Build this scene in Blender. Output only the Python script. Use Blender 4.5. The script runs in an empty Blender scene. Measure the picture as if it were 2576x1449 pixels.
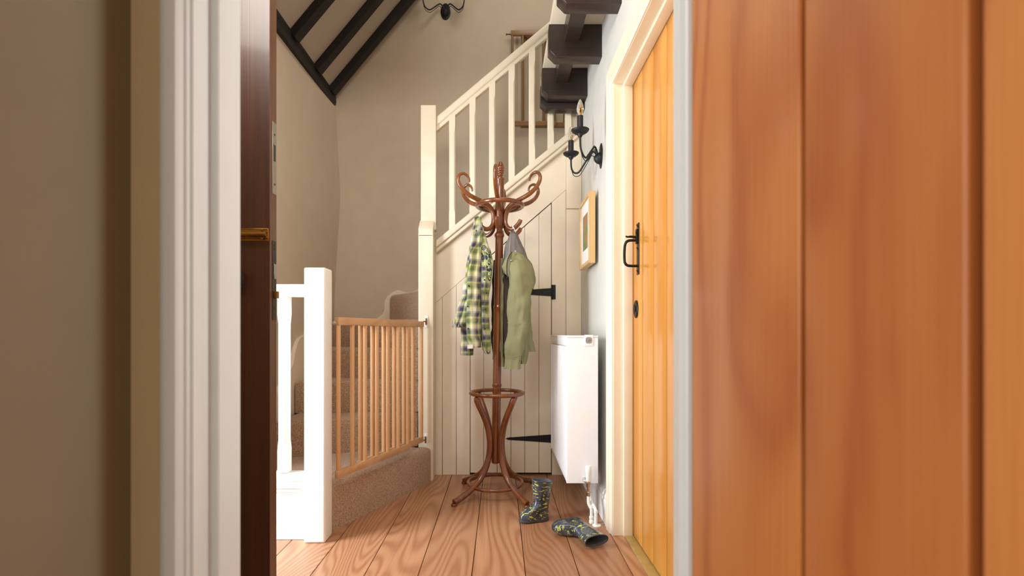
import bpy, bmesh, math, random
from mathutils import Vector, Matrix, noise as mnoise
random.seed(7)
C = bpy.context.scene
COL = C.collection
PI = math.pi

# ---------------------------------------------------------------- camera
F = 1240.0                      # focal length in pixels of the 2576 px wide frame
CX, CY, EYE = 1258.0, 838.0, 0.9
cam_d = bpy.data.cameras.new('camera'); cam = bpy.data.objects.new('camera', cam_d); COL.objects.link(cam)
cam_d.sensor_width = 36; cam_d.sensor_fit = 'HORIZONTAL'; cam_d.lens = F/2576*36
cam_d.shift_x = 30/2576; cam_d.shift_y = 113.5/2576
cam_d.clip_start = 0.02; cam_d.clip_end = 50
cam.location = (0, 0, EYE); cam.rotation_euler = (PI/2, 0, 0)
cam_d.dof.use_dof = True; cam_d.dof.focus_distance = 2.1; cam_d.dof.aperture_fstop = 2.6
C.camera = cam

def P(px, py, Y):               # place on the plane at distance Y
    return Vector(((px-CX)/F*Y, Y, EYE-(py-CY)/F*Y))
def hexc(r, g, b):
    f = lambda c: (c/255/12.92) if c/255 <= .04045 else ((c/255+.055)/1.055)**2.4
    return (f(r), f(g), f(b), 1)

# ---------------------------------------------------------------- world, lights, exposure
C.view_settings.view_transform = 'Standard'; C.view_settings.look = 'None'
C.view_settings.gamma = 1; C.view_settings.exposure = 0.22
C.view_settings.use_curve_mapping = False
w = bpy.data.worlds.new('world'); C.world = w; w.use_nodes = True
w.node_tree.nodes['Background'].inputs[0].default_value = (1.0, .93, .84, 1)
w.node_tree.nodes['Background'].inputs[1].default_value = 0.85

def area(name, loc, aim, sx, sy, power, col):
    d = bpy.data.lights.new(name, 'AREA'); d.shape = 'RECTANGLE'; d.size = sx; d.size_y = sy
    d.energy = power; d.color = col
    o = bpy.data.objects.new(name, d); COL.objects.link(o); o.location = loc
    o.rotation_euler = (Vector(aim)-Vector(loc)).to_track_quat('-Z', 'Y').to_euler()
    return o
# daylight through the open front door on the left of the hall
area('daylight_front_door', (-1.68, 1.62, 1.05), (0.2, 3.0, .9), .6, 1.9, 74, (.86, .93, 1.0))
# window of the near room, behind and to the left of the camera
area('daylight_near_room', (-1.3, -1.0, 1.3), (.5, .45, 1.0), 1.2, 1.5, 19, (1.0, .93, .85))
area('added_jamb_light', (.70, 1.115, 1.35), (-.6, 1.05, 1.2), 1.5, .5, 10, (.96, .98, 1.0)).rotation_euler = (0, math.radians(90), math.radians(4))  # added side light with no known source, brightens the left jamb
# added fill high in the stair void, brightens the back wall; no known source
area('added_stair_fill', (.25, 2.55, 4.1), (-.5, 3.6, 1.9), .8, .8, 11, (1.0, .92, .80))
# added overhead fill from the near side of the hall, no known source
area('added_hall_fill', (-.45, 1.02, 2.25), (-.05, 3.1, 1.05), 1.0, .35, 16, (1.0, .95, .88))

# ---------------------------------------------------------------- materials
def mk(name):
    m = bpy.data.materials.new(name); m.use_nodes = True
    nt = m.node_tree; b = nt.nodes['Principled BSDF']
    return m, nt, b
def N(nt, t, **k):
    n = nt.nodes.new(t)
    for a, v in k.items(): setattr(n, a, v)
    return n
def math_(nt, op, a, b=None, c=None):
    n = N(nt, 'ShaderNodeMath', operation=op)
    for i, v in enumerate((a, b, c)):
        if v is None: continue
        if isinstance(v, (int, float)): n.inputs[i].default_value = v
        else: nt.links.new(v, n.inputs[i])
    return n.outputs[0]
def ramp(nt, fac, stops, interp='LINEAR'):
    r = N(nt, 'ShaderNodeValToRGB'); cr = r.color_ramp; cr.interpolation = interp
    while len(cr.elements) > 1: cr.elements.remove(cr.elements[-1])
    cr.elements[0].position = stops[0][0]; cr.elements[0].color = stops[0][1]
    for p, c in stops[1:]:
        e = cr.elements.new(p); e.color = c
    nt.links.new(fac, r.inputs[0]); return r.outputs[0]
def mixc(nt, fac, a, b, mode='MIX'):
    n = N(nt, 'ShaderNodeMix', data_type='RGBA', blend_type=mode)
    if isinstance(fac, (int, float)): n.inputs[0].default_value = fac
    else: nt.links.new(fac, n.inputs[0])
    for i, v in ((6, a), (7, b)):
        if isinstance(v, tuple): n.inputs[i].default_value = v
        else: nt.links.new(v, n.inputs[i])
    return n.outputs[2]
def noise(nt, vec, scale, detail=2, dist=0, rough=.5):
    n = N(nt, 'ShaderNodeTexNoise'); n.inputs['Scale'].default_value = scale
    n.inputs['Detail'].default_value = detail; n.inputs['Distortion'].default_value = dist
    n.inputs['Roughness'].default_value = rough
    nt.links.new(vec, n.inputs['Vector']); return n.outputs['Fac']
def objco(nt): return N(nt, 'ShaderNodeTexCoord').outputs['Object']
def bump(nt, b, h, strength, dist=.01):
    n = N(nt, 'ShaderNodeBump'); n.inputs['Strength'].default_value = strength; n.inputs['Distance'].default_value = dist
    nt.links.new(h, n.inputs['Height']); nt.links.new(n.outputs[0], b.inputs['Normal'])

def plain(name, col, rough=.5, metal=0, var=0.0, vs=30, bmp=0, coat=0):
    m, nt, b = mk(name)
    b.inputs['Roughness'].default_value = rough; b.inputs['Metallic'].default_value = metal
    b.inputs['Coat Weight'].default_value = coat
    co = objco(nt); f = noise(nt, co, vs, 4)
    dark = tuple(c*(1-var) for c in col[:3])+(1,); lite = tuple(min(1, c*(1+var)) for c in col[:3])+(1,)
    nt.links.new(ramp(nt, f, [(.3, dark), (.7, lite)]), b.inputs['Base Color'])
    if bmp: bump(nt, b, f, bmp)
    return m

def wood(name, light, dark, axis='z', rings=9, across=6, along=.5, rough=.35, coat=.2, fibre=.35, plank=None, tint=.25, bmp=.06, sharp=1.6, detail=2.5, fs=28):
    """contour lines of a stretched noise give the cathedral grain; plank=(axis, width, offset) shifts it per board"""
    m, nt, b = mk(name)
    b.inputs['Roughness'].default_value = rough; b.inputs['Coat Weight'].default_value = coat; b.inputs['Coat Roughness'].default_value = .12
    co = objco(nt); sep = N(nt, 'ShaderNodeSeparateXYZ'); nt.links.new(co, sep.inputs[0])
    ax = {'x': 0, 'y': 1, 'z': 2}
    outs = [sep.outputs[i] for i in range(3)]
    rnd = None
    if plank == 'obj':
        oi = N(nt, 'ShaderNodeObjectInfo'); rnd = oi.outputs['Random']
        for q in range(3): outs[q] = math_(nt, 'ADD', outs[q], math_(nt, 'MULTIPLY', rnd, 5.3+q*7))
    elif plank:
        pa, pw, po = plank
        idx = math_(nt, 'FLOOR', math_(nt, 'DIVIDE', math_(nt, 'ADD', outs[ax[pa]], po), pw))
        wn = N(nt, 'ShaderNodeTexWhiteNoise', noise_dimensions='1D'); nt.links.new(idx, wn.inputs['W']); rnd = wn.outputs['Value']
        outs[ax[axis]] = math_(nt, 'ADD', outs[ax[axis]], math_(nt, 'MULTIPLY', rnd, 23.7))
    comb = N(nt, 'ShaderNodeCombineXYZ')
    for i in range(3): nt.links.new(outs[i], comb.inputs[i])
    mp = N(nt, 'ShaderNodeMapping'); s = [across]*3; s[ax[axis]] = along; mp.inputs['Scale'].default_value = s
    nt.links.new(comb.outputs[0], mp.inputs[0])
    v = noise(nt, mp.outputs[0], 1.0, detail, .35, .42)
    g = math_(nt, 'MULTIPLY_ADD', math_(nt, 'SINE', math_(nt, 'MULTIPLY', v, rings*2*PI)), .5, .5)
    g = math_(nt, 'POWER', g, sharp)
    mp2 = N(nt, 'ShaderNodeMapping'); s2 = [across*fs]*3; s2[ax[axis]] = along*4; mp2.inputs['Scale'].default_value = s2
    nt.links.new(comb.outputs[0], mp2.inputs[0]); fb = noise(nt, mp2.outputs[0], 1.0, 3)
    f = math_(nt, 'ADD', math_(nt, 'MULTIPLY', g, 1-fibre), math_(nt, 'MULTIPLY', math_(nt, 'SUBTRACT', fb, .2), fibre*1.4))
    c = ramp(nt, f, [(.0, light), (1.0, dark)])
    big = noise(nt, mp.outputs[0], .35, 1)
    c = mixc(nt, math_(nt, 'MULTIPLY', big, .45), c, tuple(x*.62 for x in dark[:3])+(1,))
    if rnd is not None:
        c = mixc(nt, math_(nt, 'MULTIPLY', rnd, tint), c, tuple(x*.8 for x in dark[:3])+(1,))
    nt.links.new(c, b.inputs['Base Color'])
    if bmp: bump(nt, b, math_(nt, 'ADD', math_(nt, 'MULTIPLY', g, .4), fb), bmp, .004)
    return m

M = {}
M['plaster_warm'] = plain('plaster_warm', hexc(205, 190, 168), .85, var=.03, vs=9, bmp=.12)
M['plaster_pale'] = plain('plaster_pale', hexc(206, 204, 196), .8, var=.03, vs=11, bmp=.18)
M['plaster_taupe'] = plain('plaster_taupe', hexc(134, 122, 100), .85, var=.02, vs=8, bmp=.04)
M['plaster_ochre_lit'] = plain('plaster_ochre_lit', hexc(206, 182, 138), .85, var=.02, vs=8, bmp=.04)  # ochre puts warm bounced light into the doorway wall's colour
M['ceiling'] = plain('ceiling', hexc(188, 176, 160), .9, var=.03, vs=6, bmp=.08)
M['cream'] = plain('cream_paint', hexc(232, 220, 196), .38, var=.02, vs=14, bmp=.03)
M['panel'] = plain('panel_paint', hexc(236, 222, 200), .42, var=.025, vs=10, bmp=.03)
M['white'] = plain('white_gloss', hexc(238, 236, 230), .3, var=.015, vs=12, bmp=.03)
M['jamb_white'] = plain('jamb_white', hexc(222, 228, 228), .35, var=.015, vs=12, bmp=.03)
M['radiator'] = plain('radiator_white', hexc(240, 240, 242), .28, var=.01)
M['dark_gap'] = plain('shadow_gap', hexc(58, 44, 32), .9)
M['iron'] = plain('black_iron', hexc(24, 24, 26), .42, .4, var=.2, vs=60, bmp=.15)
M['lampiron'] = plain('lamp_black', hexc(30, 31, 33), .5, .3)
M['steel'] = plain('steel', hexc(170, 165, 155), .35, .9, var=.1)
M['steel_matt'] = plain('steel_matt', hexc(150, 148, 144), .5, .0)
M['chrome'] = plain('chrome', hexc(215, 215, 218), .15, 1)
M['brass'] = plain('brass', hexc(150, 108, 50), .35, .9, var=.15)
M['brassbar'] = plain('brass_bar', hexc(186, 162, 100), .4, .35, var=.1)
M['dark_metal'] = plain('dark_metal', hexc(70, 62, 56), .4, .8, var=.2)
M['hole'] = plain('dark_hole', hexc(15, 12, 10), .8)
M['carpet'] = None
def carpet():
    m, nt, b = mk('carpet'); b.inputs['Roughness'].default_value = 1
    b.inputs['Sheen Weight'].default_value = .3
    co = objco(nt); a = noise(nt, co, 160, 3, 0, .7); c2 = noise(nt, co, 5, 2)
    c = ramp(nt, a, [(.3, hexc(126, 94, 68)), (.52, hexc(186, 150, 118)), (.72, hexc(220, 190, 158))])
    c = mixc(nt, math_(nt, 'MULTIPLY', c2, .25), c, hexc(130, 102, 84))
    nt.links.new(c, b.inputs['Base Color']); bump(nt, b, a, .7, .01); return m
M['carpet'] = carpet()
M['floor'] = wood('floor_pine', hexc(206, 157, 118), hexc(154, 101, 68), 'y', rings=30, across=3.6, along=.5, detail=1.2, rough=.36, coat=.15, plank=('x', .2, .305), tint=.55, fibre=.42, sharp=1.6)
M['pine_door'] = wood('pine_door_honey', hexc(222, 158, 74), hexc(204, 132, 46), 'z', rings=4, across=4, along=.45, rough=.33, coat=.3, plank=('y', .1495, .01), tint=.35)
M['near_door'] = wood('pine_door_red', hexc(234, 160, 88), hexc(176, 94, 42), 'z', rings=5.0, across=4.6, along=1.1, rough=.42, coat=.12, fs=75, fibre=.46, plank='obj', tint=.5, sharp=2.2, bmp=.08)
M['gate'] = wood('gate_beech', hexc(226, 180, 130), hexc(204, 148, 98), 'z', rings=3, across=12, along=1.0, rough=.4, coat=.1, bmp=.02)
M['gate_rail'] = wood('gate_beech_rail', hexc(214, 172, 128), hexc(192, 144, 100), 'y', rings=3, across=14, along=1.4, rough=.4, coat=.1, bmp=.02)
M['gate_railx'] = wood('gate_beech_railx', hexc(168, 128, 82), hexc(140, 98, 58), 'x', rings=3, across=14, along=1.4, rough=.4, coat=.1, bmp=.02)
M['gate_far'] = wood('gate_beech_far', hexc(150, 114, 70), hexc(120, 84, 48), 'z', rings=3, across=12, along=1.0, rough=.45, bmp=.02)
M['bentwood'] = wood('bentwood_stain', hexc(154, 88, 38), hexc(92, 44, 18), 'z', rings=2.5, across=10, along=1.5, rough=.26, coat=.45, fibre=.5, bmp=.03)
M['oak_dark'] = wood('oak_dark', hexc(80, 40, 18), hexc(46, 22, 10), 'z', rings=4, across=8, along=.5, rough=.4, fibre=.7, bmp=.12)
M['oak_edge'] = wood('oak_edge', hexc(106, 68, 40), hexc(74, 44, 24), 'z', rings=3, across=10, along=.6, rough=.45, fibre=.7, bmp=.08)
M['beam'] = wood('beam_black', hexc(24, 14, 10), hexc(11, 7, 5), 'x', rings=3, across=9, along=.8, rough=.8, fibre=.6, bmp=.3)
M['beamy'] = wood('beam_brown', hexc(58, 42, 35), hexc(30, 21, 17), 'x', rings=3, across=9, along=.8, rough=.4, fibre=.6, bmp=.3)
M['frame'] = wood('frame_oak', hexc(226, 188, 130), hexc(204, 160, 100), 'z', rings=3, across=14, along=1, rough=.45, bmp=.02)
M['mat_board'] = plain('mat_board', hexc(232, 228, 220), .7)
M['grey_lining'] = plain('grey_lining', hexc(112, 106, 102), .75, var=.1, vs=25, bmp=.1)
M['dark_lining'] = plain('dark_lining', hexc(56, 42, 40), .85)
M['olive'] = plain('olive_cotton', hexc(134, 134, 98), .8, var=.06, vs=9, bmp=.3)
M['olive_light'] = plain('olive_trim', hexc(140, 146, 96), .8)
M['white_tape'] = plain('white_tape', hexc(235, 232, 225), .7)
M['navy'] = plain('navy_button', hexc(22, 28, 60), .4)
M['boot_sole'] = plain('boot_sole', hexc(62, 66, 72), .5, var=.1)
M['boot_inside'] = plain('boot_inside', hexc(92, 98, 108), .6)

def plaid():
    m, nt, b = mk('plaid_cotton'); b.inputs['Roughness'].default_value = .85
    uv = N(nt, 'ShaderNodeUVMap'); uv.uv_map = 'UVMap'; sep = N(nt, 'ShaderNodeSeparateXYZ'); nt.links.new(uv.outputs[0], sep.inputs[0])
    g1, g2, wh, yl, nv, bk = hexc(112, 132, 84), hexc(158, 172, 120), hexc(222, 222, 210), hexc(218, 214, 72), hexc(62, 60, 90), hexc(30, 34, 44)
    gy = hexc(142, 136, 146)
    st = [(0, g1), (.13, bk), (.145, g1), (.20, bk), (.215, g2), (.30, yl), (.345, wh), (.50, yl), (.53, wh), (.56, gy), (.66, nv), (.84, gy), (.90, yl), (.94, g2)]
    u = math_(nt, 'FRACT', math_(nt, 'MULTIPLY', sep.outputs[0], 1/.098)); v = math_(nt, 'FRACT', math_(nt, 'MULTIPLY', sep.outputs[1], 1/.094))
    a = ramp(nt, u, st, 'CONSTANT'); c = ramp(nt, v, st, 'CONSTANT')
    o = mixc(nt, .5, a, c)
    nt.links.new(o, b.inputs['Base Color'])
    f = noise(nt, objco(nt), 30, 3); bump(nt, b, f, .25, .01)
    return m
M['plaid'] = plaid()
def printed():
    m, nt, b = mk('navy_print'); b.inputs['Roughness'].default_value = .85
    co = objco(nt); f = noise(nt, co, 38, 3, 1.2)
    nt.links.new(ramp(nt, f, [(0, hexc(34, 38, 66)), (.44, hexc(34, 38, 66)), (.47, hexc(168, 180, 96)), (.55, hexc(150, 165, 100)), (.58, hexc(40, 44, 72)), (.66, hexc(225, 225, 215))], 'CONSTANT'), b.inputs['Base Color'])
    return m
M['print'] = printed()
def bootmat():
    m, nt, b = mk('boot_rubber'); b.inputs['Roughness'].default_value = .28; b.inputs['Coat Weight'].default_value = .5
    uv = N(nt, 'ShaderNodeUVMap'); uv.uv_map = 'UVMap'
    mp = N(nt, 'ShaderNodeMapping'); mp.inputs['Scale'].default_value = (1, 2.3, 1); mp.inputs['Rotation'].default_value = (0, 0, .45)
    nt.links.new(uv.outputs[0], mp.inputs[0])
    f = noise(nt, mp.outputs[0], 46, 2.0, .9, .55)
    base = ramp(nt, noise(nt, objco(nt), 25, 3), [(.35, hexc(38, 46, 58)), (.65, hexc(70, 80, 96))])
    msk = ramp(nt, f, [(0, (0, 0, 0, 1)), (.585, (0, 0, 0, 1)), (.6, (1, 1, 1, 1))])
    nt.links.new(mixc(nt, msk, base, hexc(192, 196, 62)), b.inputs['Base Color'])
    return m
M['boot'] = bootmat()
def artmat():
    m, nt, b = mk('flower_print'); b.inputs['Roughness'].default_value = .35
    co = objco(nt); f = noise(nt, co, 14, 3, .8); g = noise(nt, co, 9, 2)
    c = ramp(nt, f, [(.3, hexc(64, 84, 42)), (.48, hexc(110, 128, 50)), (.56, hexc(176, 96, 52)), (.64, hexc(196, 70, 40)), (.75, hexc(214, 170, 80))])
    nt.links.new(mixc(nt, math_(nt, 'MULTIPLY', g, .5), c, hexc(92, 98, 62)), b.inputs['Base Color']); return m
M['art'] = artmat()
def glass():
    m, nt, b = mk('clear_glass'); b.inputs['Transmission Weight'].default_value = 1; b.inputs['Roughness'].default_value = .02
    b.inputs['IOR'].default_value = 1.35; return m
M['glass'] = glass()
M['filament'] = plain('filament_gold', hexc(240, 180, 70), .4, .3)

# ---------------------------------------------------------------- mesh helpers
def merge(bm, tmp):
    me = bpy.data.meshes.new('t'); tmp.to_mesh(me); tmp.free(); bm.from_mesh(me); bpy.data.meshes.remove(me)
def box(bm, a, b, bev=0, seg=2, mat=None):
    t = bmesh.new(); bmesh.ops.create_cube(t, size=1)
    lo = [min(a[i], b[i]) for i in range(3)]; hi = [max(a[i], b[i]) for i in range(3)]
    for v in t.verts: v.co = Vector([lo[i]+(v.co[i]+.5)*(hi[i]-lo[i]) for i in range(3)])
    if bev: bmesh.ops.bevel(t, geom=t.edges[:], offset=bev, segments=seg, affect='EDGES', profile=.6)
    if mat is not None: bmesh.ops.transform(t, matrix=mat, verts=t.verts)
    merge(bm, t); return bm
def prism(bm, poly, vec, bev=0, seg=2, top_only=False):
    """poly: list of 3D points, extruded along vec"""
    t = bmesh.new(); vec = Vector(vec)
    f = t.faces.new([t.verts.new(p) for p in poly])
    r = bmesh.ops.extrude_face_region(t, geom=[f]); vs = [e for e in r['geom'] if isinstance(e, bmesh.types.BMVert)]
    bmesh.ops.translate(t, vec=vec, verts=vs); bmesh.ops.recalc_face_normals(t, faces=t.faces)
    if bev:
        es = [e for e in t.edges if all(v in vs for v in e.verts)] if top_only else t.edges[:]
        bmesh.ops.bevel(t, geom=es, offset=bev, segments=seg, affect='EDGES', profile=.5)
    merge(bm, t); return bm
def tube(bm, pts, rad, n=12, caps=True, closed=False):
    pts = [Vector(p) for p in pts]; k = len(pts)
    rads = rad if isinstance(rad, (list, tuple)) else [rad]*k
    rings = []; up = None
    for i, p in enumerate(pts):
        if closed: d = pts[(i+1) % k]-pts[i-1]
        else: d = pts[min(i+1, k-1)]-pts[max(i-1, 0)]
        d.normalize()
        if up is None:
            up = Vector((0, 0, 1)) if abs(d.z) < .9 else Vector((1, 0, 0))
        s = up-d*up.dot(d); s.normalize(); up = s; t = d.cross(s)
        rings.append([bm.verts.new(p+(s*math.cos(a)+t*math.sin(a))*rads[i]) for a in [2*PI*j/n for j in range(n)]])
    rr = range(k) if closed else range(k-1)
    for i in rr:
        A, B = rings[i], rings[(i+1) % k]
        for j in range(n): bm.faces.new((A[j], A[(j+1) % n], B[(j+1) % n], B[j]))
    if caps and not closed:
        bm.faces.new(rings[0][::-1]); bm.faces.new(rings[-1])
    return bm
def spline(pts, m=6):
    pts = [Vector(p) for p in pts]; out = []
    for i in range(len(pts)-1):
        p0, p1, p2, p3 = pts[max(i-1, 0)], pts[i], pts[i+1], pts[min(i+2, len(pts)-1)]
        for j in range(m):
            t = j/m
            out.append(.5*((2*p1)+(-p0+p2)*t+(2*p0-5*p1+4*p2-p3)*t*t+(-p0+3*p1-3*p2+p3)*t**3))
    out.append(pts[-1]); return out
def lathe(bm, prof, c=(0, 0, 0), n=28, axis='z', shear=0, sy=1):
    rings = []
    for r, h in prof:
        ring = []
        for j in range(n):
            a = 2*PI*j/n; x, y = r*math.cos(a), r*math.sin(a)*sy
            p = {'z': (x, y, h), 'x': (h, x, y), 'y': (x, h, y)}[axis]
            ring.append(bm.verts.new((c[0]+p[0]+shear*h, c[1]+p[1], c[2]+p[2])))
        rings.append(ring)
    for A, B in zip(rings, rings[1:]):
        for j in range(n): bm.faces.new((A[j], A[(j+1) % n], B[(j+1) % n], B[j]))
    bm.faces.new(rings[0][::-1]); bm.faces.new(rings[-1]); return bm
def loft(bm, rings, uvs=None, cap0=True, cap1=True):
    uvl = bm.loops.layers.uv.get('UVMap') or bm.loops.layers.uv.new('UVMap'); V = [[bm.verts.new(p) for p in r] for r in rings]; n = len(rings[0])
    L = [0]
    for i in range(1, len(rings)):
        L.append(L[-1]+(sum(rings[i], Vector())/n-sum(rings[i-1], Vector())/n).length)
    per = []
    for r in rings:
        a = [0]
        for j in range(n): a.append(a[-1]+(r[(j+1) % n]-r[j]).length)
        per.append(a)
    for i in range(len(rings)-1):
        for j in range(n):
            k = (j+1) % n; f = bm.faces.new((V[i][j], V[i][k], V[i+1][k], V[i+1][j]))
            mid = 0
            vals = ((per[i][j]-per[i][-1]/2*0, L[i]), (per[i][j+1], L[i]), (per[i+1][j+1], L[i+1]), (per[i+1][j], L[i+1]))
            for lp, uvv in zip(f.loops, vals): lp[uvl].uv = uvv
    if cap0: bm.faces.new(V[0][::-1])
    if cap1: bm.faces.new(V[-1])
    return bm
def obj(name, bm, m, parent=None, smooth=True, origin=None):
    bmesh.ops.recalc_face_normals(bm, faces=bm.faces)
    if parent is not None: org = parent_world(parent)
    elif origin is not None: org = Vector(origin)
    else:
        xs = [v.co for v in bm.verts]
        org = Vector((sum(v.x for v in xs)/len(xs), sum(v.y for v in xs)/len(xs), min(v.z for v in xs)))
    for v in bm.verts: v.co -= org
    me = bpy.data.meshes.new(name); bm.to_mesh(me); bm.free()
    if smooth:
        me.polygons.foreach_set('use_smooth', [True]*len(me.polygons))
        try: me.set_sharp_from_angle(angle=math.radians(38))
        except Exception: pass
    me.materials.append(M[m] if isinstance(m, str) else m)
    o = bpy.data.objects.new(name, me); COL.objects.link(o)
    if parent is not None: o.parent = parent
    else: o.location = org
    return o
def parent_world(p):
    v = Vector((0, 0, 0))
    while p is not None: v += Vector(p.location); p = p.parent
    return v
def tag(o, label=None, cat=None, group=None, kind=None):
    if label: o['label'] = label
    if cat: o['category'] = cat
    if group: o['group'] = group
    if kind: o['kind'] = kind
    return o
def thing(name, label, cat, loc, group=None):
    o = bpy.data.objects.new(name, None); COL.objects.link(o); o.location = loc; o.empty_display_size = .05
    return tag(o, label, cat, group)
def struct(name, bm, m, smooth=True):
    return tag(obj(name, bm, m, smooth=smooth, origin=(0, 0, 0)), kind='structure')
B = bmesh.new
def copytree(o, parent=None):
    c = o.copy(); COL.objects.link(c); c.parent = parent
    for ch in [x for x in bpy.data.objects if x.parent == o]: copytree(ch, c)
    return c

# ---------------------------------------------------------------- room shell
XR, XL, YB, YP = .515, -1.28, 3.76, 3.126      # right wall, stair left wall, back wall, understairs panel
bm = B()                                         # floor: boards running away from the camera
x = -2.305
while x < 1.6:
    box(bm, (x+.0012, -1.6, -.03), (x+.2-.0012, 4.0, 0), .0012, 1); x += .2
struct('floor', bm, 'floor')
struct('trim_1', box(B(), (-2.4, -1.7, -.06), (1.8, 4.1, -.031)), 'dark_gap')

# back wall of the stair void
struct('wall_back', box(B(), (-1.6, YB, 0), (1.2, YB+.1, 5.4)), 'plaster_warm')
# stair left wall, slightly bulging as old plaster does
bm = B(); nz, ny = 40, 24; zt = 2.68
grid = []
for i in range(nz+1):
    z = zt*i/nz; row = []
    for j in range(ny+1):
        y = 2.16+(YB+.02-2.16)*j/ny
        k = (j/ny)**3; off = (.03-.05*max(0, 1-z/1.5)+.032*math.exp(-((z-1.95)/.38)**2))*k
        row.append(bm.verts.new((XL+off, y, z)))
    grid.append(row)
for i in range(nz):
    for j in range(ny): bm.faces.new((grid[i][j], grid[i][j+1], grid[i+1][j+1], grid[i+1][j]))
r = bmesh.ops.extrude_face_region(bm, geom=bm.faces[:])
bmesh.ops.translate(bm, vec=(-.12, 0, 0), verts=[e for e in r['geom'] if isinstance(e, bmesh.types.BMVert)])
struct('wall_left', bm, 'plaster_warm')
# hall left wall with the front doorway
bm = B(); XH = -1.47
box(bm, (XH-.12, .95, 0), (XH, 1.47, 2.5)); box(bm, (XH-.12, 2.12, 0), (XL-.02, 2.20, 2.5)); box(bm, (XH-.12, 1.47, 2.08), (XH, 2.12, 2.5))
struct('wall_hall_left', bm, 'plaster_pale')
# right wall with the doorway of the honey pine door
bm = B(); D0, D1, DH = 1.36, 2.20, 2.02
W0, W1, WZ0, WZ1 = .93, 1.30, .55, 2.15  # opening made up to let the added side light reach the jamb
box(bm, (XR, .86, 0), (XR+.12, W0, 5.4)); box(bm, (XR, W1, 0), (XR+.12, D0, 5.4)); box(bm, (XR, W0, 0), (XR+.12, W1, WZ0)); box(bm, (XR, W0, WZ1), (XR+.12, W1, 5.4)); box(bm, (XR, D1, 0), (XR+.12, YB+.05, 5.4)); box(bm, (XR, D0, DH), (XR+.12, D1, 5.4))
struct('wall_right', bm, 'plaster_pale')
bm = B(); wf = .035
box(bm, (XR+.04, W0, WZ0), (XR+.09, W0+wf, WZ1), .003, 1); box(bm, (XR+.04, W1-wf, WZ0), (XR+.09, W1, WZ1), .003, 1)
box(bm, (XR+.04, W0+wf, WZ0), (XR+.09, W1-wf, WZ0+wf), .003, 1); box(bm, (XR+.04, W0+wf, WZ1-wf), (XR+.09, W1-wf, WZ1), .003, 1)
struct('added_side_frame', bm, 'white')  # unseen frame, added around the opening for the jamb light
# sloping roof ceiling
SL = 1.2; zs = lambda xx: 2.69+SL*(xx-XL)
bm = B(); prism(bm, [(XL-.15, 2.1, zs(XL-.15)), (.8, 2.1, zs(.8)), (.8, 2.1, zs(.8)+.1), (XL-.15, 2.1, zs(XL-.15)+.1)], (0, 1.95, 0))
struct('ceiling', bm, 'ceiling')
struct('ceiling_hall', box(B(), (-1.6, .87, 2.47), (.55, 2.2, 2.53)), 'ceiling')
struct('wall_void_front', box(B(), (-1.5, 2.12, 2.53), (.6, 2.2, 5.4)), 'plaster_warm')
struct('ceiling_landing', box(B(), (.255, 2.2, 2.462), (XR, YP-.01, 2.50), .002), 'cream')
# the wall of the near doorway and the near room
bm = B(); box(bm, (-1.6, .765, 0), (-.521, .86, 2.5)); box(bm, (.39, .80, 0), (XR, .86, 2.5)); box(bm, (-.52, .765, 2.04), (.40, .86, 2.5))
struct('wall_doorway', bm, 'plaster_ochre_lit')
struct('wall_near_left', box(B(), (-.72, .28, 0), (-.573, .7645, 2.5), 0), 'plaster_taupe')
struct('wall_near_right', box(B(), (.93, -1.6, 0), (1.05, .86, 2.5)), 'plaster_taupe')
struct('ceiling_near', box(B(), (-2.2, -1.6, 2.5), (1.05, .765, 2.56)), 'ceiling')

# near doorway lining: left jamb profile in plan, extruded upward
def jamb(name, prof):
    return struct(name, prism(B(), [(x, y, 0) for x, y in prof], (0, 0, 2.06)), 'jamb_white')
jamb('trim_2', [(-.4565, .866), (-.4565, .802), (-.4585, .800), (-.4700, .800), (-.4715, .798), (-.4715, .758), (-.4725, .757),
                (-.4760, .7555), (-.4770, .7515), (-.4785, .7500), (-.4800, .7500), (-.4815, .7480), (-.4830, .7425), (-.4865, .7375),
                (-.4980, .7350), (-.5060, .7365), (-.5120, .7410), (-.5160, .7475), (-.5190, .764), (-.5205, .764), (-.5205, .866)])
jamb('trim_3', [(.3045, .866), (.3045, .839), (.3055, .838), (.3125, .838), (.3135, .836), (.3135, .8215), (.345, .8215), (.345, .79), (.40, .79), (.40, .866)])
struct('trim_4', box(B(), (-.456, .80, 2.0), (.3045, .866, 2.04)), 'white')

# ---------------------------------------------------------------- near pine door, opened towards the camera
near = thing('door_1', 'open ledged pine door of wide red-brown boards filling the right foreground', 'door', (.3155, .8165, .01))
tag(near, kind='structure'); ang = math.atan2(-.966, .2588)
dm = Matrix.Translation((.3155, .8165, 0)) @ Matrix.Rotation(ang, 4, 'Z')
edges = [0, .2165, .3955, .58, .76]
for i in range(4):
    bm = B(); gp = (.0022, .003, .0052, .0052, .003); box(bm, (edges[i]+gp[i], 0, .01), (edges[i+1]-gp[i+1], .022, 2.0), .0045, 3, dm)
    o = obj('door_board', bm, 'near_door', near)
bm = B(); box(bm, (0.004, .0225, .012), (.755, .034, 1.99), 0, 1, dm); obj('backing_board', bm, 'near_door', near)
bm = B()
for z in (.25, 1.0, 1.75): box(bm, (.02, .034, z-.07), (.74, .052, z+.07), .004, 2, dm)
obj('ledge', bm, 'near_door', near)

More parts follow.
